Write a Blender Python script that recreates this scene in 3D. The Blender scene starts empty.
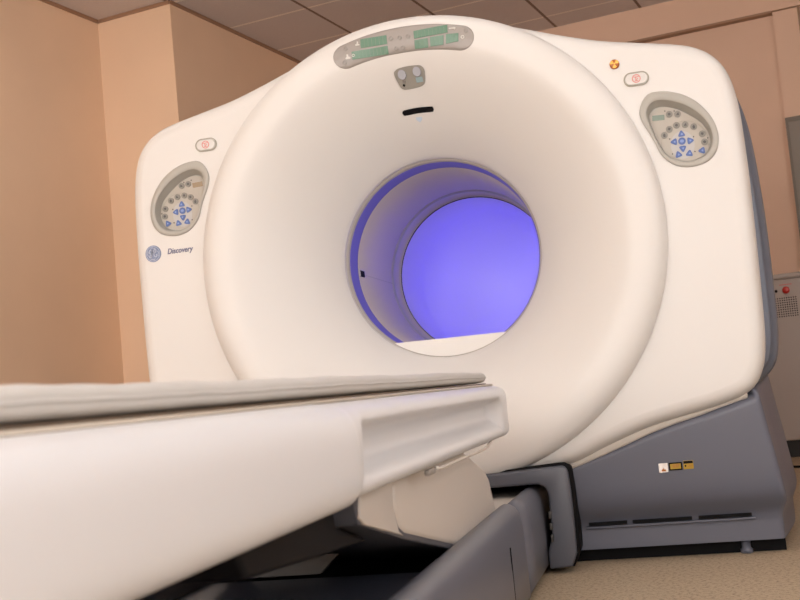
import bpy, bmesh, math, random
from mathutils import Vector, Matrix
from mathutils.geometry import delaunay_2d_cdt
random.seed(4)
SC = bpy.context.scene
COL = SC.collection
PI = math.pi

# ------------------------------------------------------------------ camera
YAW, PITCH, ROLL = 0.2307, 0.0825, 0.0940
CAM = Vector((0.725, -3.5026, 0.6005))
FPX = 1106.4
f = Vector((-math.sin(YAW)*math.cos(PITCH), math.cos(YAW)*math.cos(PITCH), math.sin(PITCH)))
r0 = Vector((math.cos(YAW), math.sin(YAW), 0)); u0 = r0.cross(f)
rr = math.cos(ROLL)*r0 - math.sin(ROLL)*u0
uu = math.sin(ROLL)*r0 + math.cos(ROLL)*u0
cd = bpy.data.cameras.new('camera'); cam = bpy.data.objects.new('camera', cd); COL.objects.link(cam)
M = Matrix((rr, uu, -f)).transposed().to_4x4(); M.translation = CAM
cam.matrix_world = M
cd.sensor_width = 36; cd.lens = FPX/800*36; cd.clip_start = 0.02
cd.dof.use_dof = True; cd.dof.focus_distance = 3.5; cd.dof.aperture_fstop = 9
SC.camera = cam

# ------------------------------------------------------------------ materials
def mat(name, col, rough=.5, metal=0, bump=0, bscale=200, var=0, vscale=3, emit=None, estr=0, coat=0, spec=.5, trans=0, sheen=0):
    m = bpy.data.materials.new(name); m.use_nodes = True
    nt = m.node_tree; b = nt.nodes['Principled BSDF']
    b.inputs['Base Color'].default_value = (*col, 1)
    b.inputs['Roughness'].default_value = rough; b.inputs['Metallic'].default_value = metal
    b.inputs['Coat Weight'].default_value = coat
    b.inputs['Specular IOR Level'].default_value = spec
    b.inputs['Transmission Weight'].default_value = trans
    b.inputs['Sheen Weight'].default_value = sheen
    if emit:
        b.inputs['Emission Color'].default_value = (*emit, 1); b.inputs['Emission Strength'].default_value = estr
    tc = nt.nodes.new('ShaderNodeTexCoord')
    if bump:
        n = nt.nodes.new('ShaderNodeTexNoise'); n.inputs['Scale'].default_value = bscale; n.inputs['Detail'].default_value = 3
        nt.links.new(tc.outputs['Object'], n.inputs['Vector'])
        bp = nt.nodes.new('ShaderNodeBump'); bp.inputs['Strength'].default_value = bump; bp.inputs['Distance'].default_value = .002
        nt.links.new(n.outputs['Fac'], bp.inputs['Height']); nt.links.new(bp.outputs['Normal'], b.inputs['Normal'])
    if var:
        n = nt.nodes.new('ShaderNodeTexNoise'); n.inputs['Scale'].default_value = vscale; n.inputs['Detail'].default_value = 4
        nt.links.new(tc.outputs['Object'], n.inputs['Vector'])
        r = nt.nodes.new('ShaderNodeValToRGB')
        r.color_ramp.elements[0].position = .3; r.color_ramp.elements[1].position = .7
        r.color_ramp.elements[0].color = (*[c*(1-var) for c in col], 1)
        r.color_ramp.elements[1].color = (*[min(1, c*(1+var)) for c in col], 1)
        nt.links.new(n.outputs['Fac'], r.inputs['Fac']); nt.links.new(r.outputs['Color'], b.inputs['Base Color'])
    return m

MW = mat('cover_white_plastic', (.645, .63, .61), .45, bump=.03, bscale=900)
MTAB = mat('table_white_plastic', (.635, .645, .665), .34)
MLIP = mat('lip_cream_plastic', (.56, .52, .47), .4)
MSHR = mat('leg_cream_plastic', (.56, .52, .475), .45)
MGR = mat('base_grey_plastic', (0.107, 0.115, 0.15), .42, bump=.05, bscale=700)
MGR2 = mat('dock_grey_plastic', (0.077, 0.083, 0.104), .4)
MSIDE = mat('side_bluegrey_plastic', (.125, .145, .19), .4)
MTBASE = mat('table_base_grey_plastic', (0.122, 0.129, 0.16), .38)
MBLK = mat('black_rubber', (.006, .006, .007), .7, spec=.1)
MDARK = mat('dark_tray_plastic', (.009, .009, .011), .6, spec=.15)
MTRAY = mat('tray_bluegrey_plastic', (.05, .053, .075), .35)
MPLATE = mat('plate_grey_plastic', (.10, .098, .095), .4)
MBEZ = mat('bezel_taupe_plastic', (.37, .355, .32), .42)
MPLT = mat('plate_taupe_plastic', (.27, .255, .225), .4)
MPAD = mat('keypad_film', (.40, .365, .315), .4)
MLCDG = mat('lcd_green', (.15, .205, .165), .25)
MLCDO = mat('lcd_amber', (.27, .19, .10), .25)
MDISP = mat('display_taupe_film', (.30, .275, .255), .35)
MSEG = mat('segment_green', (.11, .215, .15), .3)
MSEG2 = mat('segment_gap_green', (.15, .25, .185), .3)
MICO = mat('icon_white_ink', (.58, .56, .53), .4)
MICG = mat('icon_grey_ink', (.27, .25, .23), .4)
MBTN = mat('button_grey', (.20, .19, .165), .4)
MBTN2 = mat('button_print', (.05, .048, .045), .4)
MBLUE = mat('button_blue', (.045, .095, .30), .35)
MBLUE2 = mat('button_blue_light', (.17, .26, .55), .35)
MHALO = mat('keypad_pale_film', (.43, .42, .41), .4)
MRED = mat('red_ink', (.62, .22, .20), .45)
MEST = mat('button_ivory', (.60, .585, .56), .35)
MTRIM = mat('button_rim_olive', (.34, .32, .26), .4)
MORG = mat('lamp_orange', (.95, .50, .10), .2, coat=.5)
MBRN = mat('lamp_brown', (.36, .11, .015), .35)
MYEL = mat('label_yellow', (.40, .25, .015), .3)
MSILV = mat('label_silver', (.85, .86, .88), .18, metal=.6)
MEMB = mat('emblem_steelblue', (.15, .19, .31), .35)
MEMB2 = mat('emblem_pale', (.37, .41, .53), .35)
MTXT = mat('lettering_slate', (.13, .13, .22), .4)
MLENS = mat('lens_pale', (.40, .41, .46), .25)
MMARK = mat('mark_pale_blue', (.50, .60, .70), .3)
MCYAN = mat('label_cyan', (.27, .36, .38), .3)
MRIM = mat('rim_shadow_plastic', (.40, .375, .345), .5)  # shadow at the bore rim painted in as a darker cover colour
MBORE = mat('bore_liner_plastic', (.49, .44, .44), .42)
MBORE2 = mat('bore_far_plastic', (.68, .66, .82), .5, bump=.25, bscale=14)  # far bore: part of the blue light tinted into the base colour
MBAND = mat('bore_bluelit_band', (.13, .12, .55), .3)  # blue light on the rim band painted into its base colour
MRIDGE = mat('bore_ridge', (.38, .37, .42), .3)
MBLAMP = mat('bore_lamp', (.3, .3, 1), .4, emit=(.12, .08, 1.0), estr=8.5)
MMATT = mat('mattress_vinyl', (.50, .49, .47), .6, bump=.06, bscale=60)
MCRAD = mat('cradle_composite', (.42, .365, .30), .4)
MCRADD = mat('cradle_edge_brown', (.12, .08, .05), .5)
MCAB = mat('cabinet_paint', (.50, .44, .41), .45)
MREDB = mat('red_mushroom', (.55, .03, .02), .3)
MDIFF = mat('added_lamp_diffuser', (.9, .9, .9), .5, emit=(1, .95, .89), estr=5)  # emission of the added ceiling panels
MFILL = mat('added_window_glow', (.8, .8, .8), .3, emit=(1, .97, .94), estr=7.6)  # glow of the windows added in the back wall
MFILL2 = mat('added_window_glow_side', (.8, .8, .8), .3, emit=(.90, .95, 1.0), estr=2.9)  # glow of the windows added in the right wall
MFRAME = mat('added_light_frame', (.8, .8, .8), .4)
MDOOR = mat('door_grey', (.27, .235, .20), .45)
MDFR = mat('door_frame', (.20, .17, .14), .5)
MGLASS = mat('door_pane', (.55, .56, .38), .15)

def wall_mat(name, col):
    return mat(name, col, .85, bump=.12, bscale=160, var=.035, vscale=1.6, spec=.2)
MWALL = wall_mat('wall_peach_paint', (.92, .67, .475))
MWALLR = wall_mat('wall_rose_paint', (.84, .60, .46))
MTRIMW = mat('trim_brown', (.36, .21, .13), .5)
MBASEB = mat('baseboard_black', (.012, .010, .010), .5)

def floor_mat():
    m = mat('floor_speckled_vinyl', (.40, .32, .23), .55, spec=.35)
    nt = m.node_tree; b = nt.nodes['Principled BSDF']
    tc = nt.nodes.new('ShaderNodeTexCoord'); n = nt.nodes.new('ShaderNodeTexNoise')
    n.inputs['Scale'].default_value = 85; n.inputs['Detail'].default_value = 5; n.inputs['Roughness'].default_value = .75
    nt.links.new(tc.outputs['Object'], n.inputs['Vector'])
    r = nt.nodes.new('ShaderNodeValToRGB'); e = r.color_ramp.elements
    e[0].position = .36; e[0].color = (.19, .135, .09, 1); e[1].position = .62; e[1].color = (.49, .39, .27, 1)
    x = e.new(.48); x.color = (.43, .34, .235, 1)
    nt.links.new(n.outputs['Fac'], r.inputs['Fac']); nt.links.new(r.outputs['Color'], b.inputs['Base Color'])
    return m
MFLOOR = floor_mat()

TA, TB, TS = -1.80, 2.766, .603          # ceiling tile lines (room coordinates)
def ceil_mat():
    m = mat('ceiling_mineral_tile', (.30, .25, .23), .9, spec=.1)
    nt = m.node_tree; b = nt.nodes['Principled BSDF']; L = nt.links.new
    tc = nt.nodes.new('ShaderNodeTexCoord'); sp = nt.nodes.new('ShaderNodeSeparateXYZ'); L(tc.outputs['Object'], sp.inputs[0])
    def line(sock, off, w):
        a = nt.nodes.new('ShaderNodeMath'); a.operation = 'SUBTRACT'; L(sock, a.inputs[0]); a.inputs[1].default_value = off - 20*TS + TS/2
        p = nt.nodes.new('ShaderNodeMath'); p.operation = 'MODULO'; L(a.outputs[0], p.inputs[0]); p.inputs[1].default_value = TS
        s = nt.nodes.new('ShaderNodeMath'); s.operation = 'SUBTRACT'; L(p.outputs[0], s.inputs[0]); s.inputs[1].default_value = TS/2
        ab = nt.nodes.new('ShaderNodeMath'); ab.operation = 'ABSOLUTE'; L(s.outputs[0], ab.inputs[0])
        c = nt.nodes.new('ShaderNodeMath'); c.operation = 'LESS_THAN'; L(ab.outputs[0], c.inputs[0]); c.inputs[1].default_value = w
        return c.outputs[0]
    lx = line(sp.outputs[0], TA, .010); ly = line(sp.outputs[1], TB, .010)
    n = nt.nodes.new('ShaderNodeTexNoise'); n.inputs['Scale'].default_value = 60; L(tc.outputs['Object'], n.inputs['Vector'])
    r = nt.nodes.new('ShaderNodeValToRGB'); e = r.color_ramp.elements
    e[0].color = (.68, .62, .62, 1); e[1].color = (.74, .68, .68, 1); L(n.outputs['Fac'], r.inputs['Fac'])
    m1 = nt.nodes.new('ShaderNodeMix'); m1.data_type = 'RGBA'; L(ly, m1.inputs['Factor']); L(r.outputs[0], m1.inputs['A']); m1.inputs['B'].default_value = (.97, .90, .84, 1)  # T-bar edges catching light, painted as pale lines
    m2 = nt.nodes.new('ShaderNodeMix'); m2.data_type = 'RGBA'; L(lx, m2.inputs['Factor']); L(m1.outputs['Result'], m2.inputs['A']); m2.inputs['B'].default_value = (.26, .19, .16, 1)  # shadow along the crossing tile edges, painted as dark lines
    L(m2.outputs['Result'], b.inputs['Base Color'])
    return m
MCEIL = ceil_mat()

# ------------------------------------------------------------------ helpers
def mk(name, verts, faces, m, parent=None, smooth=True, flatfaces=(), sub=0, bevel=0, bseg=3):
    me = bpy.data.meshes.new(name); me.from_pydata([tuple(v) for v in verts], [], faces)
    bm = bmesh.new(); bm.from_mesh(me)
    bm.faces.ensure_lookup_table()
    for i, fa in enumerate(bm.faces): fa.smooth = smooth and i not in flatfaces
    bmesh.ops.recalc_face_normals(bm, faces=bm.faces)
    bm.to_mesh(me); bm.free()
    me.materials.append(m)
    o = bpy.data.objects.new(name, me); COL.objects.link(o)
    if parent: o.parent = parent
    if bevel:
        b = o.modifiers.new('bevel', 'BEVEL'); b.width = bevel; b.segments = bseg; b.limit_method = 'ANGLE'; b.angle_limit = math.radians(35)
        b.harden_normals = False
    if sub:
        s = o.modifiers.new('sub', 'SUBSURF'); s.levels = sub; s.render_levels = sub
    return o
def empty(name, loc, label, cat, group=None):
    o = bpy.data.objects.new(name, None); COL.objects.link(o); o.location = loc; o.empty_display_size = .1
    tag(o, label, cat, group); return o
def tag(o, label, cat, group=None):
    o['label'] = label; o['category'] = cat
    if group: o['group'] = group
    return o
def struct(o): o['kind'] = 'structure'; return o
def lab(o, s): o['label'] = s; return o
def rings(rs, close=True, cap0=False, cap1=False):
    n = len(rs[0]); V = [v for r in rs for v in r]; F = []
    for i in range(len(rs)-1):
        for j in range(n if close else n-1):
            k = (j+1) % n
            F.append((i*n+j, i*n+k, (i+1)*n+k, (i+1)*n+j))
    if cap0: F.append(tuple(range(n-1, -1, -1)))
    if cap1: F.append(tuple((len(rs)-1)*n+j for j in range(n)))
    return V, F
def catmull(P, n=6, closed=True):
    out = []; N = len(P)
    for i in range(N if closed else N-1):
        g = lambda k: Vector(P[k % N]) if closed else Vector(P[max(0, min(N-1, k))])
        a, b, c, d = g(i-1), g(i), g(i+1), g(i+2)
        for t in [k/n for k in range(n)]:
            out.append(.5*((2*b)+(c-a)*t+(2*a-5*b+4*c-d)*t*t+(3*b-a-3*c+d)*t**3))
    if not closed: out.append(Vector(P[-1]))
    return out
def area2(P): return sum(P[i][0]*P[(i+1) % len(P)][1]-P[(i+1) % len(P)][0]*P[i][1] for i in range(len(P)))
def inset(P, d):
    s = 1 if area2(P) > 0 else -1; out = []; n = len(P)
    for i in range(n):
        t = (Vector(P[(i+1) % n])-Vector(P[i-1])).normalized()
        out.append(Vector(P[i])+Vector((-t.y, t.x))*d*s)
    return out
def xz(P, y): return [(p[0], y, p[1]) for p in P]
def fill2d(outer, holes=()):
    """triangulate a polygon with holes -> (pts2d, tris)"""
    pts = [Vector(p[:2]) if not isinstance(p, Vector) else Vector((p[0], p[1])) for p in outer]; edges = []; faces = []
    n = len(pts); edges += [(i, (i+1) % n) for i in range(n)]
    for h in holes:
        s = len(pts); k = len(h); pts += [Vector((p[0], p[1])) for p in h]; edges += [(s+i, s+(i+1) % k) for i in range(k)]
    v, e, fc, ov, oe, of = delaunay_2d_cdt(pts, edges, [], 0, 1e-6)
    def inside(q, P):
        c = False; m = len(P)
        for i in range(m):
            a, b = P[i], P[i-1]
            if (a[1] > q[1]) != (b[1] > q[1]) and q[0] < (b[0]-a[0])*(q[1]-a[1])/(b[1]-a[1])+a[0]: c = not c
        return c
    T = []
    for t in fc:
        c = sum((v[i] for i in t), Vector((0, 0)))/len(t)
        if inside(c, outer) and not any(inside(c, h) for h in holes): T.append(tuple(t))
    return [Vector(p) for p in v], T
def box(name, lo, hi, m, parent=None, bevel=0, smooth=None):
    (x0, y0, z0), (x1, y1, z1) = lo, hi
    V = [(x0,y0,z0),(x1,y0,z0),(x1,y1,z0),(x0,y1,z0),(x0,y0,z1),(x1,y0,z1),(x1,y1,z1),(x0,y1,z1)]
    F = [(0,3,2,1),(4,5,6,7),(0,1,5,4),(1,2,6,5),(2,3,7,6),(3,0,4,7)]
    return mk(name, V, F, m, parent, smooth=bool(bevel), bevel=bevel)
def prism_y(name, P, y0, y1, m, parent=None, bevel=0, bseg=3):
    """polygon in x,z extruded along y"""
    n = len(P); V = xz(P, y0)+xz(P, y1)
    F = [tuple(range(n)), tuple(range(2*n-1, n-1, -1))]+[(i, i+n, (i+1) % n+n, (i+1) % n) for i in range(n)]
    return mk(name, V, F, m, parent, smooth=bool(bevel), bevel=bevel, bseg=bseg)
def prism_x(name, P, x0, x1, m, parent=None, bevel=0, bseg=3):
    n = len(P); V = [(x0, p[0], p[1]) for p in P]+[(x1, p[0], p[1]) for p in P]
    F = [tuple(range(n)), tuple(range(2*n-1, n-1, -1))]+[(i, i+n, (i+1) % n+n, (i+1) % n) for i in range(n)]
    return mk(name, V, F, m, parent, smooth=bool(bevel), bevel=bevel, bseg=bseg)
def tube(name, pts, r, m, parent=None, n=8):
    pts = [Vector(p) for p in pts]; R = []
    for i, p in enumerate(pts):
        t = (pts[min(i+1, len(pts)-1)]-pts[max(i-1, 0)]).normalized()
        a = t.cross(Vector((0, 0, 1)) if abs(t.z) < .9 else Vector((1, 0, 0))).normalized(); b = t.cross(a)
        R.append([p+r*(math.cos(2*PI*k/n)*a+math.sin(2*PI*k/n)*b) for k in range(n)])
    V, F = rings(R, True, True, True)
    return mk(name, V, F, m, parent)

# ================================================================== ROOM
TH = 0.1907
RP = Vector((math.cos(TH), -math.sin(TH), 0)); RD = Vector((math.sin(TH), math.cos(TH), 0))
H = 3.07
A0, A1, A2 = -2.93, -2.385, 3.6      # left wall, stepped left wall, right wall (a)
B0, BJ, B1 = -5.4, 2.12, 4.30        # back, jog, rear (b)
def room(o):
    o.rotation_euler = (0, 0, -TH); return struct(o)
room(mk('floor', [(A0-.3, B0-.3, 0), (A2+.3, B0-.3, 0), (A2+.3, B1+.3, 0), (A0-.3, B1+.3, 0),
                  (A0-.3, B0-.3, -.1), (A2+.3, B0-.3, -.1), (A2+.3, B1+.3, -.1), (A0-.3, B1+.3, -.1)],
        [(0,1,2,3),(7,6,5,4),(0,4,5,1),(1,5,6,2),(2,6,7,3),(3,7,4,0)], MFLOOR, smooth=False))
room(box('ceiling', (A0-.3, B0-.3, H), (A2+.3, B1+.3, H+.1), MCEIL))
def rbox(name, lo, hi, m, bevel=0): return room(box(name, lo, hi, m, bevel=bevel))
rbox('wall_left', (A0-.15, B0, 0), (A0, BJ, H), MWALL)
rbox('wall_left_return', (A0-.15, BJ, 0), (A1, BJ+.15, H), MWALL)
rbox('wall_left_rear', (A1-.15, BJ+.15, 0), (A1, B1, H), MWALL)
rbox('wall_rear', (A1-.15, B1, 0), (A2, B1+.15, H), MWALLR)
rbox('wall_right', (A2, B0, 0), (A2+.15, B1+.15, H), MWALL)
rbox('wall_back', (A0-.15, B0-.15, 0), (A2+.15, B0, H), MWALL)
# cove line between the ceiling and the left walls
rbox('trim_1', (A0, B0, H-.02), (A0+.012, BJ, H), MTRIMW)
rbox('trim_2', (A0, BJ-.012, H-.02), (A1, BJ, H), MTRIMW)
rbox('trim_3', (A1, BJ, H-.02), (A1+.012, B1, H), MTRIMW)

# ================================================================== SCANNER
ZI = 1.055
scanner = empty('scanner_gantry', (0, 0, 0), 'large ring-shaped white medical scanner on a grey base, with a blue-lit bore', 'scanner')
S35 = 1.0

PR = [(.775, .03), (.768, -.012), (.756, -.034), (.738, -.048), (.715, -.055), (.685, -.0555), (.655, -.050), (.62, -.0325), (.575, -.001),
      (.53, .038), (.48, .090), (.44, .136), (.40, .190), (.375, .228), (.360, .252), (.354, .264), (.350, .275), (.349, .30)]
def ybulge(r):
    for (ra, ya), (rb, yb_) in zip(PR, PR[1:]):
        if rb <= r <= ra: return ya+(yb_-ya)*(ra-r)/(ra-rb)
    return PR[0][1] if r > PR[0][0] else PR[-1][1]
def bpt(x, z, off=0): return (x, ybulge(math.hypot(x, z-ZI))-off, z)
prof = catmull(PR, 4, closed=False)
NB = 160
bulge_r = [[(p[0]*math.cos(2*PI*k/NB), p[1], ZI+p[0]*math.sin(2*PI*k/NB)) for k in range(NB)] for p in prof]
V, F = rings(bulge_r)
mk('bore_flare', V, F, MW, scanner)

# outline of the front cover (right half) -> full loop
OH = [(0, 1.838), (.06, 1.836), (.13, 1.826), (.227, 1.801), (.355, 1.755), (.51, 1.699), (.633, 1.66), (.755, 1.632), (.84, 1.612), (.895, 1.593), (.947, 1.558),
      (.985, 1.500), (1.006, 1.41), (1.013, 1.28), (1.014, 1.08), (1.009, .78), (1.002, .64), (.985, .562), (.945, .505), (.86, .468), (.66, .421), (.52, .371), (.41, .327), (.30, .305), (.15, .297), (0, .295)]
OH = [(x*(1+.02*min(1, max(0, (x-.6)/.3))), z) for x, z in OH]
OUT = catmull(OH+[(-x, z) for x, z in OH[-2:0:-1]], 5)
PO = [(.759,1.452),(.786,1.455),(.82,1.45),(.861,1.434),(.9,1.405),(.934,1.36),(.95,1.317),(.952,1.277),(.941,1.243),(.918,1.219),(.887,1.208),(.853,1.206),(.819,1.215),(.792,1.235),(.773,1.262),(.76,1.3),(.7455,1.332),(.731,1.364),(.7255,1.396),(.737,1.43)]
PIN = [(.747,1.412),(.764,1.430),(.796,1.434),(.838,1.421),(.878,1.399),(.913,1.363),(.934,1.324),(.938,1.288),(.928,1.253),(.902,1.228),(.858,1.22),(.817,1.229),(.786,1.257),(.768,1.294),(.752,1.346),(.742,1.384)]
PFL = [(.757,1.395),(.776,1.41),(.807,1.41),(.848,1.393),(.887,1.364),(.914,1.336),(.929,1.298),(.925,1.267),(.903,1.239),(.863,1.227),(.826,1.235),(.794,1.255),(.776,1.289),(.763,1.331),(.753,1.373)]
PANEL_OUT = catmull(PO, 4)
RND = [(.004, .13), (0, .075), (.0015, .055), (.006, .036), (.014, .019), (.024, .008), (.036, .002), (.05, 0)]
loops = [xz(inset(OUT, d), y) for d, y in RND]
V, F = rings(loops)
last = inset(OUT, .05)
hole = [Vector((.60*math.cos(2*PI*k/96), ZI+.60*math.sin(2*PI*k/96))) for k in range(96)]
pan_r = PANEL_OUT; pan_l = [Vector((-p.x, p.y)) for p in PANEL_OUT]
p2, T = fill2d(last, [hole, pan_r, pan_l])
b0 = len(V); V = list(V)+xz(p2, 0); nF = len(F); F = list(F)+[tuple(i+b0 for i in t) for t in T]
fc = mk('front_cover', V, F, MW, scanner, flatfaces=set(range(nF, len(F))))
bm = bmesh.new(); bm.from_mesh(fc.data); bmesh.ops.remove_doubles(bm, verts=bm.verts, dist=1e-5); bmesh.ops.recalc_face_normals(bm, faces=bm.faces); bm.to_mesh(fc.data); bm.free()

# cream lip under the front cover
def topz(x):     # top edge of the grey base along x
    T_ = [(0, .30), (.38, .315), (.44, .334), (.52, .362), (.65, .411), (.73, .435), (.80, .452), (.87, .473), (.94, .492), (1.2, .55)]
    for (a, b), (c, d) in zip(T_, T_[1:]):
        if a <= x <= c: return b+(d-b)*(x-a)/(c-a)
    return T_[-1][1]
for s in (1, -1):
    xs = [.36+.59*i/24 for i in range(25)]
    R = []
    for x in xs: R.append([(s*x, .055, topz(x)-.012), (s*x, .05, topz(x)-.004), (s*x, .05, topz(x)+.014), (s*x, .06, topz(x)+.05), (s*x, .14, topz(x)+.05), (s*x, .14, topz(x)-.012)])
    V, F = rings(R, True, True, True)
    mk('cover_lip', V, F, MLIP, scanner)

# blue-grey side cover behind the front cover
SH = [(0, 1.80), (.35, 1.72), (.63, 1.63), (.85, 1.575), (.95, 1.535), (1.005, 1.49), (1.04, 1.40), (1.058, 1.27), (1.069, 1.04), (1.069, .81), (1.066, .68), (1.051, .592), (1.02, .547), (.97, .514), (.85, .48), (.65, .43), (.4, .34), (.2, .30), (0, .29)]
SH = [(x*(1+.012*min(1, max(0, (x-.6)/.3))), z) for x, z in SH]
SOUT = catmull(SH+[(-x, z) for x, z in SH[-2:0:-1]], 5)
SR = [(.09, .105), (.06, .11), (.036, .115), (.030, .122), (.034, .135), (.016, .15), (.005, .18), (0, .22), (0, .35), (.0, 1.2), (.02, 1.68), (.08, 1.75)]
V, F = rings([xz(inset(SOUT, d), y) for d, y in SR])
sback, T = fill2d(inset(SOUT, .08), [[Vector((.40*math.cos(2*PI*k/64), ZI+.40*math.sin(2*PI*k/64))) for k in range(64)]])
b0 = len(V); V = list(V)+xz(sback, 1.75); F = list(F)+[tuple(i+b0 for i in t) for t in T]
mk('side_cover', V, F, MSIDE, scanner)

# bore
def lathe(name, pr, m, parent, n=128, a0=0, a1=2*PI):
    full = abs(a1-a0-2*PI) < 1e-6
    k = n if full else n+1
    R = [[(r*math.cos(a0+(a1-a0)*j/n), y, ZI+r*math.sin(a0+(a1-a0)*j/n)) for j in range(k)] for r, y in pr]
    V, F = rings(R, full); return mk(name, V, F, m, parent)
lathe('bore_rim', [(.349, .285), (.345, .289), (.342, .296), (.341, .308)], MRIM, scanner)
lathe('blue_lit_ring', [(.341, .306), (.338, .31), (.337, .392), (.334, .398)], MBAND, scanner)
liner = lathe('bore_liner', [(.336, .392), (.333, .396), (.333, .90)], MBORE, scanner)
lathe('bore_ridge', [(.333, .895), (.326, .90), (.326, .912), (.3305, .918)], MRIDGE, scanner)
lathe('bore_sleeve', [(.3305, .915), (.3305, 1.02), (.323, 1.022)], MBORE, scanner)
lathe('bore_seam', [(.324, 1.0205), (.3218, 1.0205), (.3218, 1.0245), (.324, 1.0245)], MBLK, scanner)
endp = [(.323, 1.024), (.323, 1.2), (.323, 1.42)]
for k in range(1, 15):
    t = k/14*PI/2; endp.append((.323*math.cos(t)+.0005, 1.42+.26*math.sin(t)))
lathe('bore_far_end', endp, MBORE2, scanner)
# small sensor on the left wall of the bore, with the joint behind it
a_s = math.atan2(1.046-ZI, -.333)
def wallpt(r, y, a): return (r*math.cos(a), y, ZI+r*math.sin(a))
def wallpatch(name, r0_, r1_, y0, y1, a0, a1, m):
    V = [wallpt(r, y, a) for r in (r0_, r1_) for y in (y0, y1) for a in (a0, a1)]
    F = [(0,1,3,2),(4,6,7,5),(0,4,5,1),(2,3,7,6),(0,2,6,4),(1,5,7,3)]
    return mk(name, V, F, m, liner, smooth=False)
wallpatch('sensor_bracket', .334, .3305, .395, .47, a_s-.045, a_s+.03, MRIDGE)
wallpatch('position_sensor', .334, .329, .40, .452, a_s-.034, a_s+.034, MBLK)
wallpatch('liner_joint', .3335, .3325, .47, .895, a_s+.001, a_s+.006, MICG)
# cradle bridge across the bottom of the bore: flat top, front following the circle
ch = .772
ang0 = math.asin((ch-ZI)/.346)
arc = [(.346*math.cos(a), ZI+.346*math.sin(a)) for a in [(-PI-ang0)+( (PI+2*ang0))*k/40 for k in range(41)]]
prism_y('cradle_bridge', arc, .287, 1.0, MW, scanner)
# lamp along the right inner wall of the bore
R = [[wallpt(r, y, -.85+1.35*k/16) for r, y in ((.3215, 1.30), (.3215, 1.40), (.316, 1.40), (.316, 1.30))] for k in range(17)]
V, F = rings(R, True, True, True); mk('bore_lamp', V, F, MBLAMP, scanner)

# base covers (grey), right and left
def make_base(s):
    def yf(z):
        P = [(0, .125), (.105, .124), (.118, .122), (.138, .112), (.160, .090), (.185, .070), (.215, .061), (.30, .055), (.5, .045), (.6, .045)]
        for (a, b), (c, d) in zip(P, P[1:]):
            if a <= z <= c: return b+(d-b)*(z-a)/(c-a)
        return .045
    def xr(z):
        z = max(z, .0)
        e = 1.035-.150*(z-.165) if z > .165 else 1.035
        return e
    path = []          # (kind, u)
    nx, nc, ns = 20, 10, 12
    for i in range(nx): path.append(('f', i/(nx-1)))
    for i in range(1, nc+1): path.append(('c', i/nc))
    for i in range(1, ns+1): path.append(('s', i/ns))
    vs = [0, .02, .06, .10, .13, .16, .19, .22, .25, .28, .31, .34, .38, .45, .55, .65, .75, .85, .93, .965, .985, 1.0]
    G = []
    for kind, u in path:
        colm = []
        for v in vs:
            rc = .020
            if kind == 'f': T_ = topz(.37+u*(.945-.37))
            elif kind == 'c': T_ = .494+.02*u
            else: T_ = .514+.05*min(1, u*3)
            z = .042+(T_-.042)*v
            back = 0
            if v > .96: back = .022*((v-.96)/.04)**1.5
            X = xr(z); y_ = yf(z)
            if z < .165: X -= .016*min(1, (.165-z)/.05)
            if kind == 'f':
                x = .37+u*(X-rc-.37); y = y_+back
            elif kind == 'c':
                a = u*PI/2; x = X-rc+(rc-back)*math.sin(a); y = y_+rc-(rc-back)*math.cos(a)
            else:
                x = X-back+.085*math.sin(min(1, u*2.2)*PI/2); y = y_+rc+u*1.40
            colm.append((s*x, y, z))
        # top lip returning inwards
        lx, ly, lz = colm[-1]
        colm.append((lx-(s*.06 if kind != 'f' else 0), ly+(.09 if kind != 's' else 0), lz))
        G.append(colm)
    V, F = rings(G, False)
    b = mk('base_cover', V, F, MGR, scanner)
    # three vent slots with a lip below
    for x0, x1 in ((.425, .545), (.562, .745), (.765, .925)):
        box('vent_slot', (min(s*x0, s*x1), .108, .1185), (max(s*x0, s*x1), .125, .1285), MBLK, b)
    prism_y('vent_lip', [(s*.415, .107), (s*.935, .107), (s*.935, .1155), (s*.415, .1155)], .114, .13, MGR, b, bevel=.003)
    R = []
    for z, r in ((0, .019), (.012, .019), (.016, .014), (.06, .014)): R.append([(s*.90+r*math.cos(2*PI*k/16), .16+r*math.sin(2*PI*k/16), z) for k in range(16)])
    V, F = rings(R, True, True, True); mk('levelling_foot', V, F, MGR, b)
    # dark plinth set back under the cover
    box('plinth', (min(s*.36, s*1.02), .17, 0.0), (max(s*.36, s*1.02), 1.45, .05), MBLK, b)
    return b
base_r = make_base(1); make_base(-1)

# docking arch round the table base
def arch_poly(e):
    R_ = [(0, .318+e), (.20, .321+e), (.35, .328+e), (.378, .328+e), (.390+e, .315+e*.5), (.394+e, .25), (.394+e, .13), (.392+e, .06), (.375+e, .020), (.305, .016), (.305, .07), (.322, .115), (.324, .24), (.317, .266), (.295, .277), (.2, .276), (0, .274)]
    return R_+[(-x, z) for x, z in R_[-2:0:-1]]
def arch(name, e, y0, y1, m, bev):
    P = arch_poly(e); p2, T = fill2d(P)
    n = len(P); V = xz(P, y0)+xz(P, y1)
    F = [(i, i+n, (i+1) % n+n, (i+1) % n) for i in range(n)]+[t for t in T]+[tuple(j+n for j in reversed(t)) for t in T]
    o = mk(name, V, F, m, scanner, bevel=bev, bseg=4)
    bm = bmesh.new(); bm.from_mesh(o.data)
    bmesh.ops.dissolve_limit(bm, angle_limit=.01, verts=bm.verts, edges=bm.edges); bm.to_mesh(o.data); bm.free()
    return o
ar = arch('docking_arch', 0, -.052, .10, MGR2, .012)
arch('arch_gasket', .006, -.035, .12, MBLK, 0)
for z in (.10, .135, .17): box('latch', (.318, -.056, z), (.327, -.04, z+.022), MBTN2, ar, bevel=.003)
box('tunnel_back', (-.34, .34, 0), (.34, .36, .30), MBLK, scanner)

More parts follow.
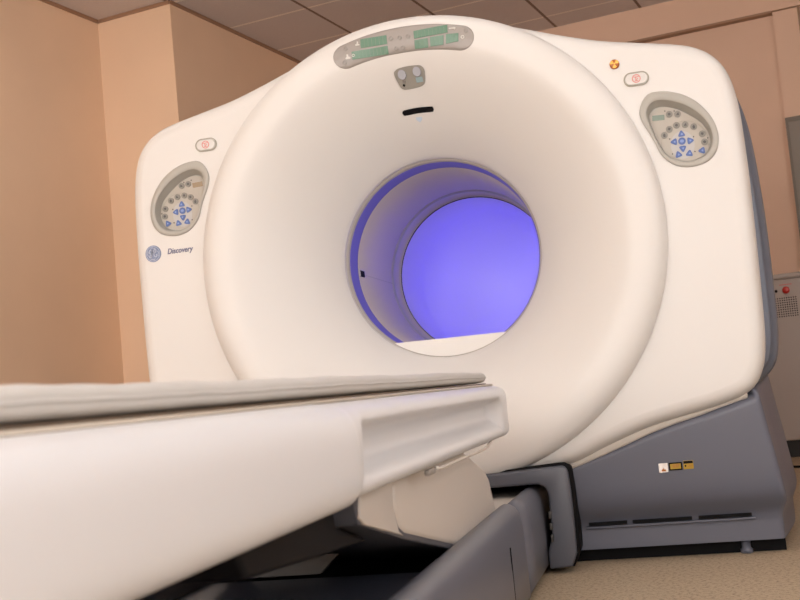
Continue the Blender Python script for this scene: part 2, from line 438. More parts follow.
# --- control panels
def poly_plate(name, P, y0, y1, m, parent, mirror=False):
    P = [(-p[0], p[1]) if mirror else (p[0], p[1]) for p in P]
    return prism_y(name, P, y0, y1, m, parent)
def disc(cx, cz, r, n=18, sx=1): return [(cx+sx*r*math.cos(2*PI*k/n), cz+r*math.sin(2*PI*k/n)) for k in range(n)]
def rtri(cx, cz, r, rot):   # rounded triangle pointing along rot (0 = up)
    base = [Vector((math.sin(rot+2*PI*k/3), math.cos(rot+2*PI*k/3)))*r*1.12 for k in range(3)]
    pts = []
    for k in range(3):
        a, b, c = base[k-1], base[k], base[(k+1) % 3]
        for t in (0, .25, .5, .75, 1):
            p = b.lerp(a, .33).lerp(b, t).lerp(b.lerp(c, .33*t), t); pts.append((cx+p.x, cz+p.y))
    return pts
GREY = [(.815,1.384),(.84,1.381),(.793,1.32),(.81,1.337),(.833,1.346),(.859,1.344),(.884,1.334),(.907,1.308),(.911,1.282)]
BLUE = [(.845,1.316,0),(.821,1.295,-1.57),(.844,1.294,None),(.868,1.292,1.57),(.844,1.271,PI),(.829,1.253,-2.3),(.862,1.252,2.3),(.901,1.256,.5)]
DOTS = [(.803,1.396),(.831,1.392),(.808,1.306),(.88,1.303),(.922,1.293),(.879,1.256),(.811,1.258)]
def control_panel(mirror):
    s = -1 if mirror else 1
    W = lambda P, y: [(s*p[0], y, p[1]) for p in P]
    o_ = PANEL_OUT
    # resample the inner outlines to the same count by angle round the centre
    c = Vector((.843, 1.325))
    def rad(P, a):
        P = catmull(P, 6); best = None; d = Vector((math.cos(a), math.sin(a)))
        for i in range(len(P)):
            p, q = P[i]-c, P[(i+1) % len(P)]-c; e = q-p
            den = d.x*e.y-d.y*e.x
            if abs(den) < 1e-9: continue
            t = (p.x*e.y-p.y*e.x)/den; u = (p.x*d.y-p.y*d.x)/den
            if t > 0 and -1e-6 <= u <= 1.000001: best = t if best is None else max(best, t)
        return best or .05
    N = 72
    def loop(P, k=1.0): return [c+Vector((math.cos(2*PI*i/N), math.sin(2*PI*i/N)))*rad(P, 2*PI*i/N)*k for i in range(N)]
    lo, li, lf = loop(PO), loop(PIN), loop(PFL)
    li = [a.lerp(b, .35) for a, b in zip(li, lf)]
    mid = [a.lerp(b, .5) for a, b in zip(lo, li)]
    bz = [W(lo, .012), W(lo, -.0035), W([a.lerp(b, .08) for a, b in zip(lo, li)], -.0055), W([a.lerp(b, .92) for a, b in zip(lo, li)], -.0055), W(li, -.003), W(li, .006)]
    L = [W(li, .002), W(lf, .026)]
    V, F = rings(L); p2, T = fill2d(lf); b0 = len(V)
    V = list(V)+[(s*p.x, .026, p.y) for p in p2]; F = list(F)+[tuple(i+b0 for i in t) for t in T]
    root = mk('control_panel', V, F, MBEZ, scanner)
    V, F = rings(bz); mk('bezel', V, F, MBEZ, root)
    keyp = prism_y('keypad', [(s*p.x, p.y) for p in [c+(q-c)*.97 for q in lf]], .0235, .027, MPAD, root)
    cc = [(.852+.066*math.cos(a), 1.288+.062*math.sin(a)) for a in [2*PI*k/40 for k in range(40)]]
    R = []
    for k in range(33):
        a = -.25+ (PI+.5)*k/32
        R.append([(s*(.852+r*math.cos(a)), y, 1.287+r*math.sin(a)*.98) for r, y in ((.070, .0238), (.070, .0228), (.0715, .0228), (.0715, .0238))])
    V, F = rings(R, True, True, True); mk('keypad_outline', V, F, MTRIM, root)
    lc = [(.763,1.387),(.800,1.385),(.799,1.3685),(.762,1.370)]
    poly_plate('small_display', lc, .0225, .0238, MLCDO if mirror else MLCDG, root, mirror)
    poly_plate('arrow_key_field', [(.845+.036*math.cos(2*PI*k/24), 1.282+.044*math.sin(2*PI*k/24)) for k in range(24)], .0230, .0238, MHALO, root, mirror)
    for i, (x, z) in enumerate(GREY):
        b = poly_plate('round_button', disc(x, z, .0105), .0205, .0238, MBTN, root, mirror)
    for i, (x, z) in enumerate(GREY):
        k = i % 4
        P = [disc(x, z, .0045), [(x-.005, z-.004), (x+.005, z-.004), (x+.003, z+.005), (x-.001, z+.002)], [(x-.003, z-.006), (x+.003, z-.006), (x+.004, z+.001), (x, z+.006), (x-.004, z+.001)], [(x-.005, z-.001), (x+.002, z-.005), (x+.005, z+.003), (x-.002, z+.005)]][k]
        poly_plate('button_symbol', P, .0200, .0206, MBTN2, root, mirror)
    for x, z, rot in BLUE:
        if rot is None:
            poly_plate('centre_key', disc(x, z, .0115), .0205, .0238, MBLUE, root, mirror)
            poly_plate('key_symbol', disc(x, z, .0048, sx=1.2), .0200, .0206, MBLUE2, root, mirror)
        else:
            poly_plate('arrow_key', rtri(x, z, .0138, rot), .0205, .0238, MBLUE, root, mirror)
            poly_plate('key_symbol', rtri(x+.001, z, .0045, rot), .0200, .0206, MBLUE2, root, mirror)
    for x, z in DOTS: poly_plate('indicator_dot', disc(x, z, .0022, 10), .0215, .0238, MBTN2, root, mirror)
    return root
lab(control_panel(False), 'right control panel with green display'); lab(control_panel(True), 'left control panel with amber display')

# --- emergency stop buttons
def stadium(cx, cz, hw, hh, tilt=0, n=10):
    P = []
    for k in range(n+1):
        a = -PI/2+PI*k/n; P.append((hw-hh+hh*math.cos(a), hh*math.sin(a)))
    for k in range(n+1):
        a = PI/2+PI*k/n; P.append((-(hw-hh)+hh*math.cos(a), hh*math.sin(a)))
    c, s_ = math.cos(tilt), math.sin(tilt)
    return [(cx+c*x-s_*z, cz+s_*x+c*z) for x, z in P]
def ringplate(name, outer, inner, y0, y1, m, parent):
    n = len(outer)
    V, F = rings([xz(outer, y1), xz(outer, y0), xz(inner, y0), xz(inner, y1)])
    return mk(name, V, F, m, parent, smooth=False)
for s in (1, -1):
    cx, cz = s*.7275, 1.505
    root = prism_y('emergency_button', stadium(cx, cz, .035, .0185), -.007, .01, MEST, scanner, bevel=.003)
    ringplate('button_rim', stadium(cx, cz, .0395, .0228), stadium(cx, cz, .0362, .0195), -.004, .004, MTRIM, root)
    ringplate('stop_symbol', disc(cx, cz, .0135, 24), disc(cx, cz, .0108, 24), -.0082, -.006, MRED, root)
    prism_y('stop_symbol', [(cx-.008, cz+.004), (cx+.008, cz+.004), (cx+.008, cz+.0065), (cx-.008, cz+.0065)], -.0082, -.006, MRED, root)
    ringplate('stop_symbol', disc(cx, cz-.001, .0065, 3), disc(cx, cz-.001, .003, 3), -.0082, -.006, MRED, root)
    prism_y('stop_symbol', [(cx-.006, cz-.008), (cx+.006, cz-.008), (cx+.003, cz-.0055), (cx-.003, cz-.0055)], -.0082, -.006, MRED, root)
# radiation lamp with trefoil
rx, rz = .666, 1.562
R = [[(rx+r*math.cos(2*PI*k/24), y, rz+r*math.sin(2*PI*k/24)) for k in range(24)] for r, y in ((.0155, .003), (.0155, -.004), (.0145, -.0065), (.011, -.0085), (.005, -.0095))]
V, F = rings(R, True, False, True); rl = mk('radiation_lamp', V, F, MBRN, scanner)
for k in range(3):
    a0 = PI/2+k*2*PI/3+PI
    P = [(rx+r*math.cos(a), rz+r*math.sin(a)) for r, a in [(.0045, a0-.5), (.0045, a0+.5), (.013, a0+.55), (.0145, a0), (.013, a0-.55)]]
    prism_y('trefoil_blade', P, -.0108, -.006, MORG, rl)
prism_y('trefoil_blade', disc(rx, rz, .003, 12), -.0112, -.006, MORG, rl)

# --- status display on top of the ring (follows the curved surface)
def surf_plate(name, P, off, m, parent, thick=.004, grid=None):
    """thin plate laid on the curved face: P polygon in x,z"""
    P = [Vector(p) for p in P]
    dense = []
    for i in range(len(P)):
        a, b = P[i], P[(i+1) % len(P)]; k = max(1, int((b-a).length/.012))
        dense += [a.lerp(b, j/k) for j in range(k)]
    xs = [p.x for p in dense]; zs = [p.y for p in dense]
    steiner = []
    p2, T = fill2d(dense)
    n = len(p2); nd = len(dense)
    V = [bpt(p.x, p.y, off) for p in p2]+[bpt(p.x, p.y, off-thick) for p in dense]
    F = [t for t in T]+[(i, (i+1) % nd, n+(i+1) % nd, n+i) for i in range(nd)]
    return mk(name, V, F, m, parent, smooth=False)
def polar(r, adeg): a = math.radians(adeg); return (r*math.sin(a), ZI+r*math.cos(a))
def band(name, r0f, r1f, a0, a1, off, m, parent, n=40, cap=0, thick=.004):
    """annular strip with rounded ends, laid on the curved face"""
    R = []; K = 8
    for i in range(n+1):
        a = a0+(a1-a0)*i/n
        row = []
        # rounded ends
        e = min(a-a0, a1-a)*math.radians(1)*.69
        c = 1.0
        if cap and e < cap: c = math.sqrt(max(.02, 1-((cap-e)/cap)**2))
        ra, rb = r0f(a), r1f(a); mid_, h = (ra+rb)/2, (rb-ra)/2*c
        for k in range(K+1):
            x, z = polar(mid_-h+2*h*k/K, a); row.append(bpt(x, z, off))
        x, z = polar(mid_+h, a); row.append(bpt(x, z, off-thick)); x, z = polar(mid_-h, a); row.append(bpt(x, z, off-thick))
        R.append(row)
    V, F = rings(R, True, True, True)
    return mk(name, V, F, m, parent, smooth=False)
A_ = lambda t: [(-20.0+40.6*k/1) for k in (t,)][0]
def a_list(n): return [.5-.5*math.cos(PI*k/n) for k in range(n+1)]
def band_pill(name, rin, rout, a0, a1, off, m, parent, thick=.004, n=60, K=10):
    R = []; capl = (rout(0)-rin(0))/2
    for t in a_list(n):
        a = a0+(a1-a0)*t
        e = min(a-a0, a1-a)*math.radians(1)*.69
        c = math.sqrt(max(.0, 1-((capl-e)/capl)**2)) if e < capl else 1
        c = max(c, .05)
        ra, rb = rin(a), rout(a); mid_, h = (ra+rb)/2, (rb-ra)/2*c
        row = [bpt(*polar(mid_-h+2*h*k/K, a), off) for k in range(K+1)]
        row += [bpt(*polar(mid_+h, a), off-thick), bpt(*polar(mid_-h, a), off-thick)]
        R.append(row)
    V, F = rings(R, True, True, True)
    return mk(name, V, F, m, parent)
bump_ = lambda a: 0
disp = band_pill('status_display', lambda a: .642+.004*abs(a)/18, lambda a: .726, -19.6, 20.2, .003, MDISP, scanner, thick=.012)
lab(disp, 'curved taupe display strip with green segment blocks')
DZ = -.005
for P in ([(-.135,1.761),(-.046,1.760),(-.046,1.731),(-.135,1.731)], [(-.168,1.724),(-.046,1.725),(-.046,1.699),(-.168,1.699)],
          [(.045,1.758),(.157,1.761),(.156,1.735),(.045,1.733)], [(.045,1.728),(.089,1.728),(.087,1.699),(.043,1.701)],
          [(.097,1.729),(.142,1.728),(.138,1.699),(.095,1.700)], [(.150,1.730),(.191,1.727),(.188,1.701),(.147,1.700)]):
    sg = surf_plate('segment_block', P, .0055, MSEG, disp)
    x0, x1 = P[0][0], P[1][0]; z0, z1 = P[3][1], P[0][1]
    k = int((x1-x0)/.012)
    for i in range(1, k):
        x = x0+(x1-x0)*i/k
        surf_plate('segment_gap', [(x-.0006, z0+.002), (x+.0006, z0+.002), (x+.0006, z1-.002), (x-.0006, z1-.002)], .0062, MSEG2, sg, thick=.002)
ic = [MICO, MICO, MICO, MICO]
surf_plate('table_icon', [(-.152,1.742),(-.139,1.742),(-.139,1.745),(-.144,1.747),(-.143,1.754),(-.147,1.757),(-.148,1.748),(-.154,1.746)], .0055, MICO, disp)
surf_plate('table_icon', [(-.190,1.703),(-.174,1.703),(-.174,1.708),(-.180,1.710),(-.181,1.718),(-.186,1.718),(-.186,1.709),(-.191,1.708)], .0055, MICO, disp)
surf_plate('arrow_icon', [(.161,1.745),(.178,1.744),(.178,1.741),(.184,1.7455),(.178,1.750),(.178,1.748),(.161,1.749)], .0055, MICO, disp)
def surf_ring(name, x, z, r0_, r1_, off, m, parent, n=20):
    R = [[bpt(x+r*math.cos(2*PI*k/n), z+r*math.sin(2*PI*k/n), o) for k in range(n)] for r, o in ((r1_, off-.004), (r1_, off), (r0_, off), (r0_, off-.004))]
    V, F = rings(R); return mk(name, V, F, m, parent, smooth=False)
surf_ring('round_icon', .203, 1.712, .003, .0062, .0055, MICO, disp)
surf_ring('round_icon', -.163, 1.7115, .003, .0048, .0066, MICO, disp)
for x, z in ((-.032,1.747), (-.003,1.745), (.025,1.744), (-.018,1.712), (.004,1.711), (.215,1.731), (-.188,1.738), (-.196,1.693)):
    surf_ring('grey_icon', x, z, .0045, .0075, .0052, MICG, disp)

# --- camera / intercom plate, slot and mark
SP = [(-.043,1.640),(-.036,1.650),(-.022,1.655),(.008,1.657),(.042,1.655),(.054,1.650),(.059,1.640),(.058,1.628),(.054,1.610),(.047,1.601),(.030,1.596),(-.012,1.5945),(-.026,1.597),(-.034,1.608)]
SPc = [tuple(p) for p in catmull(SP, 3)]
sp_ = surf_plate('intercom_plate', SPc, .005, MPLT, scanner, thick=.014); lab(sp_, 'taupe plate with two round lenses')
for (x, z) in ((-.017, 1.635), (.034, 1.637)):
    surf_plate('round_lens', disc(x, z, .0135, 24), .009, MLENS, sp_)
surf_ring('small_button', -.016, 1.617, .003, .0055, .0075, MICG, sp_)
surf_plate('small_lens', disc(-.019, 1.606, .0035, 12), .0075, MBLK, sp_)
surf_plate('pale_label', [(.025,1.608),(.048,1.608),(.048,1.622),(.025,1.622)], .0065, MCYAN, sp_)
SL = [(-.049,1.533),(-.046,1.538),(-.037,1.5405),(.006,1.5425),(.052,1.5395),(.058,1.536),(.059,1.531),(.056,1.527),(.050,1.525),(.005,1.5275),(-.041,1.5255),(-.047,1.528)]
surf_plate('slot_opening', [tuple(p) for p in catmull(SL, 3)], .003, MBLK, scanner)
surf_plate('pale_mark', [(-.010,1.517),(.012,1.517),(.010,1.509),(.001,1.503),(-.008,1.509)], .003, MMARK, scanner)

# --- emblem and lettering on the left
ex, ez = -.9545, 1.154
em = prism_y('maker_emblem', disc(ex, ez, .029, 40), -.002, .002, MEMB, scanner); lab(em, 'round blue-grey script emblem')
ringplate('emblem_ring', disc(ex, ez, .0262, 40), disc(ex, ez, .0242, 40), -.0032, -.001, MEMB2, em)
def stroke(name, pts, w, y0, y1, m, parent):
    P = [Vector(p) for p in catmull(pts, 5, closed=False)]; R = []
    for i, p in enumerate(P):
        t = (P[min(i+1, len(P)-1)]-P[max(i-1, 0)]).normalized(); nrm = Vector((-t.y, t.x))*w
        R.append([(p.x+nrm.x, y1, p.y+nrm.y), (p.x+nrm.x, y0, p.y+nrm.y), (p.x-nrm.x, y0, p.y-nrm.y), (p.x-nrm.x, y1, p.y-nrm.y)])
    V, F = rings(R, True, True, True); return mk(name, V, F, m, parent, smooth=False)
E_ = lambda L: [(ex+x*.001, ez+z*.001) for x, z in L]
stroke('script_letter', E_([(-3,9),(-8,14),(-13,9),(-12,2),(-7,0),(-3,5),(-3,12),(-4,0),(-7,-11),(-12,-13),(-13,-8),(-7,-3),(0,1)]), .0018, -.0034, -.001, MEMB2, em)
stroke('script_letter', E_([(0,-1),(7,3),(12,8),(10,14),(5,13),(3,4),(4,-7),(9,-12),(14,-8),(12,-3)]), .0018, -.0034, -.001, MEMB2, em)
for a in (0, PI/2, PI, 1.5*PI):
    stroke('emblem_swirl', [(ex+r*math.cos(a+b), ez+r*math.sin(a+b)) for r, b in ((.022, -.5), (.019, -.2), (.021, .1), (.0185, .4))], .0011, -.0034, -.001, MEMB2, em)
def text(name, s, size, loc, m, parent, depth=.0006, shear=0, sx=1, bold=0, align='LEFT'):
    cu = bpy.data.curves.new('txt', 'FONT'); cu.body = s; cu.size = size; cu.extrude = depth; cu.shear = shear; cu.offset = bold; cu.align_x = align
    to = bpy.data.objects.new('txt', cu); COL.objects.link(to)
    bpy.context.view_layer.update()
    dg = bpy.context.evaluated_depsgraph_get()
    me = bpy.data.meshes.new_from_object(to.evaluated_get(dg)); me.name = name
    bpy.data.objects.remove(to)
    me.transform(Matrix.Diagonal((sx, 1, 1, 1))); me.transform(Matrix.Rotation(PI/2, 4, 'X')); me.transform(Matrix.Translation(loc))
    me.materials.clear(); me.materials.append(m)
    o = bpy.data.objects.new(name, me); COL.objects.link(o); o.parent = parent; return o
text('lettering', 'Discovery', .0265, (-.902, -.0012, 1.1465), MTXT, scanner, shear=.22, sx=.86, bold=.0005)

# --- three stickers on the right base cover
def ysk(z): return .0555
def sticker(x0, x1, z0, z1, m):
    y = .0535
    o = prism_y('warning_label', [(x0, z0), (x1, z0), (x1, z1), (x0, z1)], y-.0012, y+.006, m, base_r); return o, y-.0012
st, y = sticker(.662, .690, .276, .304, MSILV)
prism_y('label_print', [(.668, .279), (.684, .279), (.682, .286), (.678, .284), (.676, .290), (.672, .285)], y-.0006, y, MBRN, st)
st, y = sticker(.693, .733, .280, .304, MBLK)
fy = prism_y('label_field', [(.697, .284), (.729, .284), (.729, .300), (.697, .300)], y-.0006, y, MYEL, st)
for k, z in enumerate((.296, .2925, .289)): prism_y('label_print', [(.704, z), (.726-.002*k, z), (.726-.002*k, z+.0016), (.704, z+.0016)], y-.001, y, MBRN, st)
st, y = sticker(.737, .767, .281, .307, MYEL)
prism_y('label_print', [(.738, .298), (.766, .298), (.766, .306), (.738, .306)], y-.0006, y, MBLK, st)
prism_y('label_print', disc(.743, .291, .003, 10), y-.0006, y, MBLK, st)
for z in (.292, .2885): prism_y('label_print', [(.750, z), (.764, z), (.764, z+.0014), (.750, z+.0014)], y-.0006, y, MBRN, st)

# ================================================================== TABLE
table = empty('patient_table', (0, -1.9, 0), 'long white patient table with a recessed side channel on a grey telescoping base', 'examination table')
def P_(o):   # parent keeping world-space vertices
    o.parent = table; o.location = (0, 1.9, 0); return o
def tsec(prof_fn, ys, name, m, cap=True, sub=0):
    R = []
    for y in ys:
        h = prof_fn(y); R.append([(x, y, z) for x, z in h]+[(-x, y, z) for x, z in h[-2:0:-1]])
    V, F = rings(R, True, cap, cap); return P_(mk(name, V, F, m, sub=sub))
FULL = [(0,.5955),(.15,.5955),(.24,.5955),(.268,.594),(.288,.588),(.301,.575),(.307,.558),(.3085,.545),(.309,.53),(.309,.512),(.3085,.498),(.307,.486),(.303,.474),(.294,.463),(.278,.4565),(.25,.455),(.15,.455),(0,.455)]
REC = [(0,.5955),(.15,.5955),(.24,.5955),(.268,.594),(.285,.589),(.296,.580),(.300,.568),(.298,.560),(.268,.554),(.258,.545),(.256,.520),(.260,.506),(.284,.494),(.299,.483),(.300,.468),(.283,.457),(.25,.455),(.15,.455)]
REC = REC+[(0,.455)]; REC = REC[:17]+[(0,.455)]
assert len(REC) == len(FULL)
def sm(t): t = max(0, min(1, t)); return t*t*(3-2*t)
def body(y):
    w = sm((y+2.035)/.05); bul = .021*(1-sm((y+2.13)/.075))
    w2 = w*(1-sm((y+.70)/.06))
    # plain frame at far end
    FR = [(min(x, .300) if x > .2 else x, z) for x, z in FULL]
    out = []
    for (fx, fz), (rx_, rz_), (qx, qz) in zip(FULL, REC, FR):
        if y < -1.5: x, z = fx+(rx_-fx)*w+(bul if fx > .26 else bul*.5 if fx > .2 else 0), fz+(rz_-fz)*w
        else:
            t = sm((y+.70)/.06); x, z = rx_+(qx-rx_)*t, rz_+(qz-rz_)*t
        # rounded far end
        e = max(0, (y+.575)/.055)
        if e > 0:
            k = 1-math.sqrt(max(0, 1-min(1, e)**2))
            x -= (.05*k if x > .2 else 0)
            zc = .53; z = zc+(z-zc)*(1-.35*k)
        out.append((x, z))
    return out
ys = [-3.45, -3.0, -2.6, -2.4, -2.3, -2.2, -2.14]+[-2.13+.075*k/7 for k in range(8)]+[-2.035+.05*k/8 for k in range(9)]+[-1.97, -1.9, -1.7, -1.4, -1.1, -.9, -.8, -.72]+[-.70+.06*k/7 for k in range(8)]+[-.6, -.58]+[-.575+.055*math.sin(PI/2*k/8) for k in range(1, 9)]
ys = sorted(set(round(y, 5) for y in ys))
tsec(body, ys, 'table_body', MTAB, sub=1)
# cradle: thin curved shell on the table top
def cradle(y):
    e = max(0, (y+.555)/.06); k = 1-math.sqrt(max(0, 1-min(1, e)**2))
    s = 1-.35*k
    return [(0, .5992), (.15*s, .5992), (.25*s, .5992), (.262*s, .5994), (.264*s, .5984), (.2645*s, .5955), (.26*s, .5930), (.1*s, .593), (0, .593)]
tsec(cradle, [-3.45, -2, -1, -.555]+[-.555+.06*math.sin(PI/2*k/6) for k in range(1, 7)], 'cradle', MCRAD)
tsec(lambda y: [(0, .6024), (.240, .6024), (.2485, .6023), (.2495, .6012), (.2490, .600), (.24, .5985), (0, .5985)], [-3.45, -2, -1, -.57], 'cradle_rail', MCRADD)
# slim strip and bracket hanging under the edge of the table
P_(tube('under_strip', [(.292, -1.50, .456), (.294, -1.47, .4525), (.294, -.98, .4515), (.292, -.90, .4535), (.288, -.82, .461)], .0035, MLIP))
P_(box('bracket', (.283, -1.56, .447), (.294, -1.51, .458), MICG, bevel=.003))
# leg covers (leaning, cream)
P_(prism_x('leg_cover', [(-1.655, .455), (-.99, .455), (-.93, .440), (-.72, .385), (-.67, .360), (-.60, .25), (-.60, .215), (-.95, .215), (-1.205, .272), (-1.60, .352), (-1.64, .368), (-1.665, .41)], -.25, .25, MSHR, bevel=.012))
P_(prism_x('leg_end_cover', [(-1.865, .455), (-1.662, .455), (-1.672, .41), (-1.648, .366), (-1.612, .352), (-1.855, .404), (-1.875, .416)], -.25, .25, MSHR, bevel=.008))
P_(prism_x('leg_underside', [(-1.89, .455), (-1.872, .406), (-1.60, .344), (-1.205, .264), (-.95, .21), (-.95, .225), (-1.2, .29), (-1.8, .455)], -.246, .246, MGR2, bevel=.004))
P_(prism_x('lift_carriage', [(-2.30, .455), (-1.90, .455), (-1.885, .41), (-1.70, .36), (-1.95, .375), (-2.25, .395)], -.225, .215, MDARK, bevel=.01))
P_(prism_y('lift_arm', [(-.175, .244), (-.118, .302), (.045, .298), (-.015, .244)], -1.30, -1.27, MPLATE))
# base: two nested U-shaped sections with rounded walls
def usec(o, dz):
    W_ = [(0, .03), (.306-o, .03), (.306-o, .12), (.304-o, .19), (.302-o, .225+dz), (.297-o, .250+dz), (.288-o, .266+dz), (.274-o, .275+dz), (.260-o, .277+dz), (.250-o, .273+dz), (.247-o, .265+dz), (.246-o, .205+dz), (0, .200+dz)]
    return W_
tsec(lambda y: usec(0 if y < -.52 else .006, 0 if y < -.52 else -.004), [-3.3, -3.0, -2, -1.2, -.9, -.6, -.54, -.53, -.515], 'base_housing', MTBASE)
ext_ = tsec(lambda y: usec(.004, -.012), [-.51, -.3, 0, .28], 'base_extension', MTBASE); ext_.parent = scanner; ext_.location = (0, 0, 0)  # telescoping extension of the table base, parented to the scanner
P_(box('base_plinth', (-.27, -3.25, 0), (.27, -.53, .04), MBLK))
box('extension_plinth', (-.26, -.50, 0), (.26, .25, .04), MBLK, scanner)
P_(box('tray_cover', (-.243, -3.2, .200), (.243, -1.345, .244), MTRAY))
P_(box('tray_floor', (-.243, -1.345, .200), (.243, -.56, .206), MDARK))
P_(box('groove_strip', (.2405, -3.2, .20), (.2465, -.52, .2635), MBLK))
box('extension_lid', (-.225, -.50, .222), (.222, .30, .240), MSHR, scanner, bevel=.004)  # lid over the table base extension
P_(box('side_joint', (.3045, -.80, .03), (.3068, -.796, .20), MBLK))

# ================================================================== MATTRESS (loose pad on the cradle)
matt = None
def mattress():
    nu, nv = 150, 28
    random.seed(7)
    y0, y1 = -3.45, -.56
    ph = [random.uniform(0, 6.28) for _ in range(8)]
    def edge(y):   # small sag and puckers along the rim
        return .0008*math.sin(7*y+ph[0])+.0006*math.sin(23*y+ph[1])+.0005*math.sin(61*y+ph[2])
    prof_ = [(0,.0285),(.10,.0285),(.19,.0283),(.225,.0278),(.240,.0262),(.2475,.0225),(.2492,.0180),(.2485,.0155),(.2505,.0148),(.2505,.0138),(.2485,.0131),(.2492,.0100),(.2475,.0055),(.240,.0020),(.225,.0006),(.15,.0),(0,.0)]
    R = []
    for i in range(nu+1):
        y = y0+(y1-y0)*i/nu
        e = max(0, (y-y1+.016)/.016); k = math.sqrt(max(.12, 1-e*e))
        row = []
        for x, z in prof_:
            zz = z
            if x > .05: zz = z+edge(y)*(z/.0285)*min(1, x/.2)
            xx = x+(.0009*math.sin(17*y+ph[3]) if x > .2 else 0)
            c = .0140; zz = zz*1.1; row.append((xx, y, .6025+max(0, c+(zz-c)*k)))
        R.append(row+[(-x, y_, z) for x, y_, z in row[-2:0:-1]])
    V, F = rings(R, True, True, True)
    return mk('mattress', V, F, MMATT)
matt = tag(mattress(), 'thin grey-beige vinyl mattress pad lying on the white patient table', 'mattress')

# ================================================================== THINGS AT THE REAR WALL
def rthing(name, a, b, z, label, cat):
    o = empty(name, RP*a+RD*b+Vector((0, 0, z)), label, cat); o.rotation_euler = (0, 0, -TH); return o
cab = rthing('equipment_cabinet', .98, 3.62, 0, 'pale grey equipment cabinet with a red button and speaker holes, against the rear wall', 'cabinet')
box('body', (-.40, 0, .10), (.62, .55, 1.055), MCAB, cab, bevel=.012)
box('plinth', (-.37, .02, 0), (.59, .52, .10), MBASEB, cab)
box('cap', (-.41, -.012, 1.055), (.63, .56, 1.085), MCAB, cab, bevel=.008)
def rdisc(name, x, z, r, y0, y1, m, parent, n=28, dome=0):
    pr_ = [(r, y1), (r, y0+dome*.5), (r*.9, y0+dome*.2), (r*.6, y0)]
    R = [[(x+q*math.cos(2*PI*k/n), y, z+q*math.sin(2*PI*k/n)) for k in range(n)] for q, y in pr_]
    V, F = rings(R, True, False, True); return mk(name, V, F, m, parent)
lab(rdisc('red_button', -.20, .986, .021, -.022, .002, MREDB, cab, dome=.012), 'red push button')
rdisc('indicator', -.257, .985, .0085, -.006, .002, MBLK, cab)
box('button_label', (-.235, -.0015, 1.016), (-.165, .001, 1.022), MRED, cab)
V, F = [], []
def hole(x, z, r=.0042, n=8):
    b = len(V); V.extend([(x+r*math.cos(2*PI*k/n), -.0012, z+r*math.sin(2*PI*k/n)) for k in range(n)]); F.append(tuple(b+k for k in range(n)))
for i in range(11):
    for j in range(9): hole(-.279+.0128*i, .832+.0135*j)
mk('speaker_grille', V, F, MBLK, cab, smooth=False)
# soffit, pilaster, door, skirting
rbox('trim_4', (A1, B1-.06, 2.853), (A2, B1, H), MWALLR)
rbox('trim_5', (A1, B1-.066, 2.838), (.85, B1, 2.853), MTRIMW)
rbox('trim_6', (.85, B1-.05, 0), (1.005, B1, 2.845), MWALLR)
rbox('trim_7', (1.005, B1-.052, 0), (1.02, B1, 2.85), MTRIMW)
rbox('baseboard_rear', (A1, B1-.015, 0), (.84, B1, .09), MBASEB)
rbox('baseboard_left', (A0, B0, 0), (A0+.015, BJ, .09), MBASEB)
dr = rbox('door_1', (.851, B1-.075, 0), (1.75, B1-.045, 2.125), MDOOR)
box('door_frame', (.851, B1-.085, 2.10), (1.75, B1-.04, 2.13), MDFR, dr)
box('door_frame', (.851, B1-.085, 0), (.868, B1-.04, 2.10), MDFR, dr)
box('door_pane', (.905, B1-.082, .95), (1.70, B1-.07, 1.62), MGLASS, dr)
# cable on the floor beside the cabinet
c0 = RP*1.0+RD*2.9
tube('floor_cable', [(x, y, .0065) for x, y in catmull([(1.10, 3.05), (1.20, 2.86), (1.32, 2.78), (1.55, 2.74), (1.9, 2.80), (2.3, 2.72)], 8, closed=False)], .0065, MBLK)
tag(bpy.data.objects['floor_cable'], 'thin black cable lying on the speckled floor behind the scanner', 'cable')

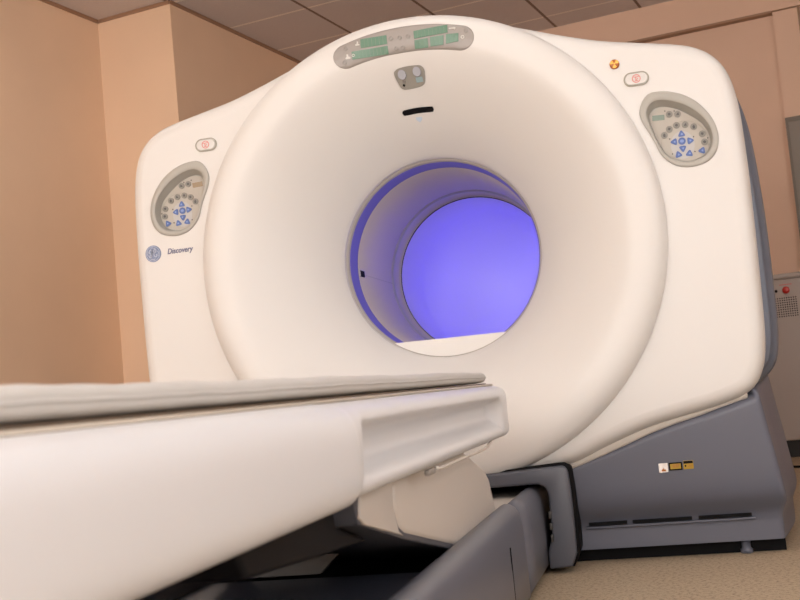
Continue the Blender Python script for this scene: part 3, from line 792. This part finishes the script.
# ================================================================== CEILING LIGHTS (recessed panels added out of view to light the room)
for i, (a, b) in enumerate(((-2.1, .07), (.313, -.53), (2.72, .07), (-1.5, -2.34), (.313, -2.34), (2.12, -2.34), (-1.5, -4.15), (.313, -4.15), (2.12, -4.15))):
    a = TA+TS*(round((a-TA)/TS-.5)+.5); b = TB+TS*(round((b-TB)/TS-.5)+.5)
    side = ('left', 'middle', 'right')[i % 3]; row = ('nearest the scanner', 'above the table', 'behind the table')[i//3]
    o = empty('added_ceiling_light', RP*a+RD*b+Vector((0, 0, H)), f'square recessed ceiling light added for fill, {side} one of the row {row}', 'ceiling light', 'added ceiling lights')
    o.rotation_euler = (0, 0, -TH)
    h = .295
    ring_ = [[(sx*q, sy*q, z) for sx, sy in ((-1, -1), (1, -1), (1, 1), (-1, 1))] for q, z in ((h, .0), (h, -.012), (h-.025, -.012), (h-.025, .0))]
    V, F = rings(ring_); mk('frame', V, F, MFRAME, o, smooth=False)
    q = h-.026; box('diffuser', (-q, -q, -.008), (q, q, 0), MDIFF, o)

# unseen windows added behind the camera, panes glow as frontal fill
for n, (a, b) in enumerate(((-2.2, -.2), (.5, 2.6))):
    wf = rbox('added_window_%d' % (n+1), (a, B0-.02, .85), (b, B0+.03, 2.45), MFRAME)
    m_ = (a+b)/2
    for p, q in ((a+.06, m_-.03), (m_+.03, b-.06)): box('added_window_pane', (p, B0+.02, .91), (q, B0+.034, 2.39), MFILL, wf)

for n, (a, b) in enumerate(((-4.7, -2.9), (-2.3, -.5))):  # unseen right-wall windows added as glowing side fill
    wf = rbox('added_window_%d' % (n+3), (A2-.03, a, .85), (A2+.02, b, 2.45), MFRAME)
    m_ = (a+b)/2
    for p, q in ((a+.06, m_-.03), (m_+.03, b-.06)): box('added_window_pane', (A2-.034, p, .91), (A2-.02, q, 2.39), MFILL2, wf)

# ================================================================== WORLD AND VIEW
w = bpy.data.worlds.new('world'); SC.world = w; w.use_nodes = True
w.node_tree.nodes['Background'].inputs[0].default_value = (1, .95, .9, 1); w.node_tree.nodes['Background'].inputs[1].default_value = .05
SC.view_settings.view_transform = 'Standard'; SC.view_settings.look = 'None'; SC.view_settings.gamma = 1; SC.view_settings.use_curve_mapping = False
SC.view_settings.exposure = .23
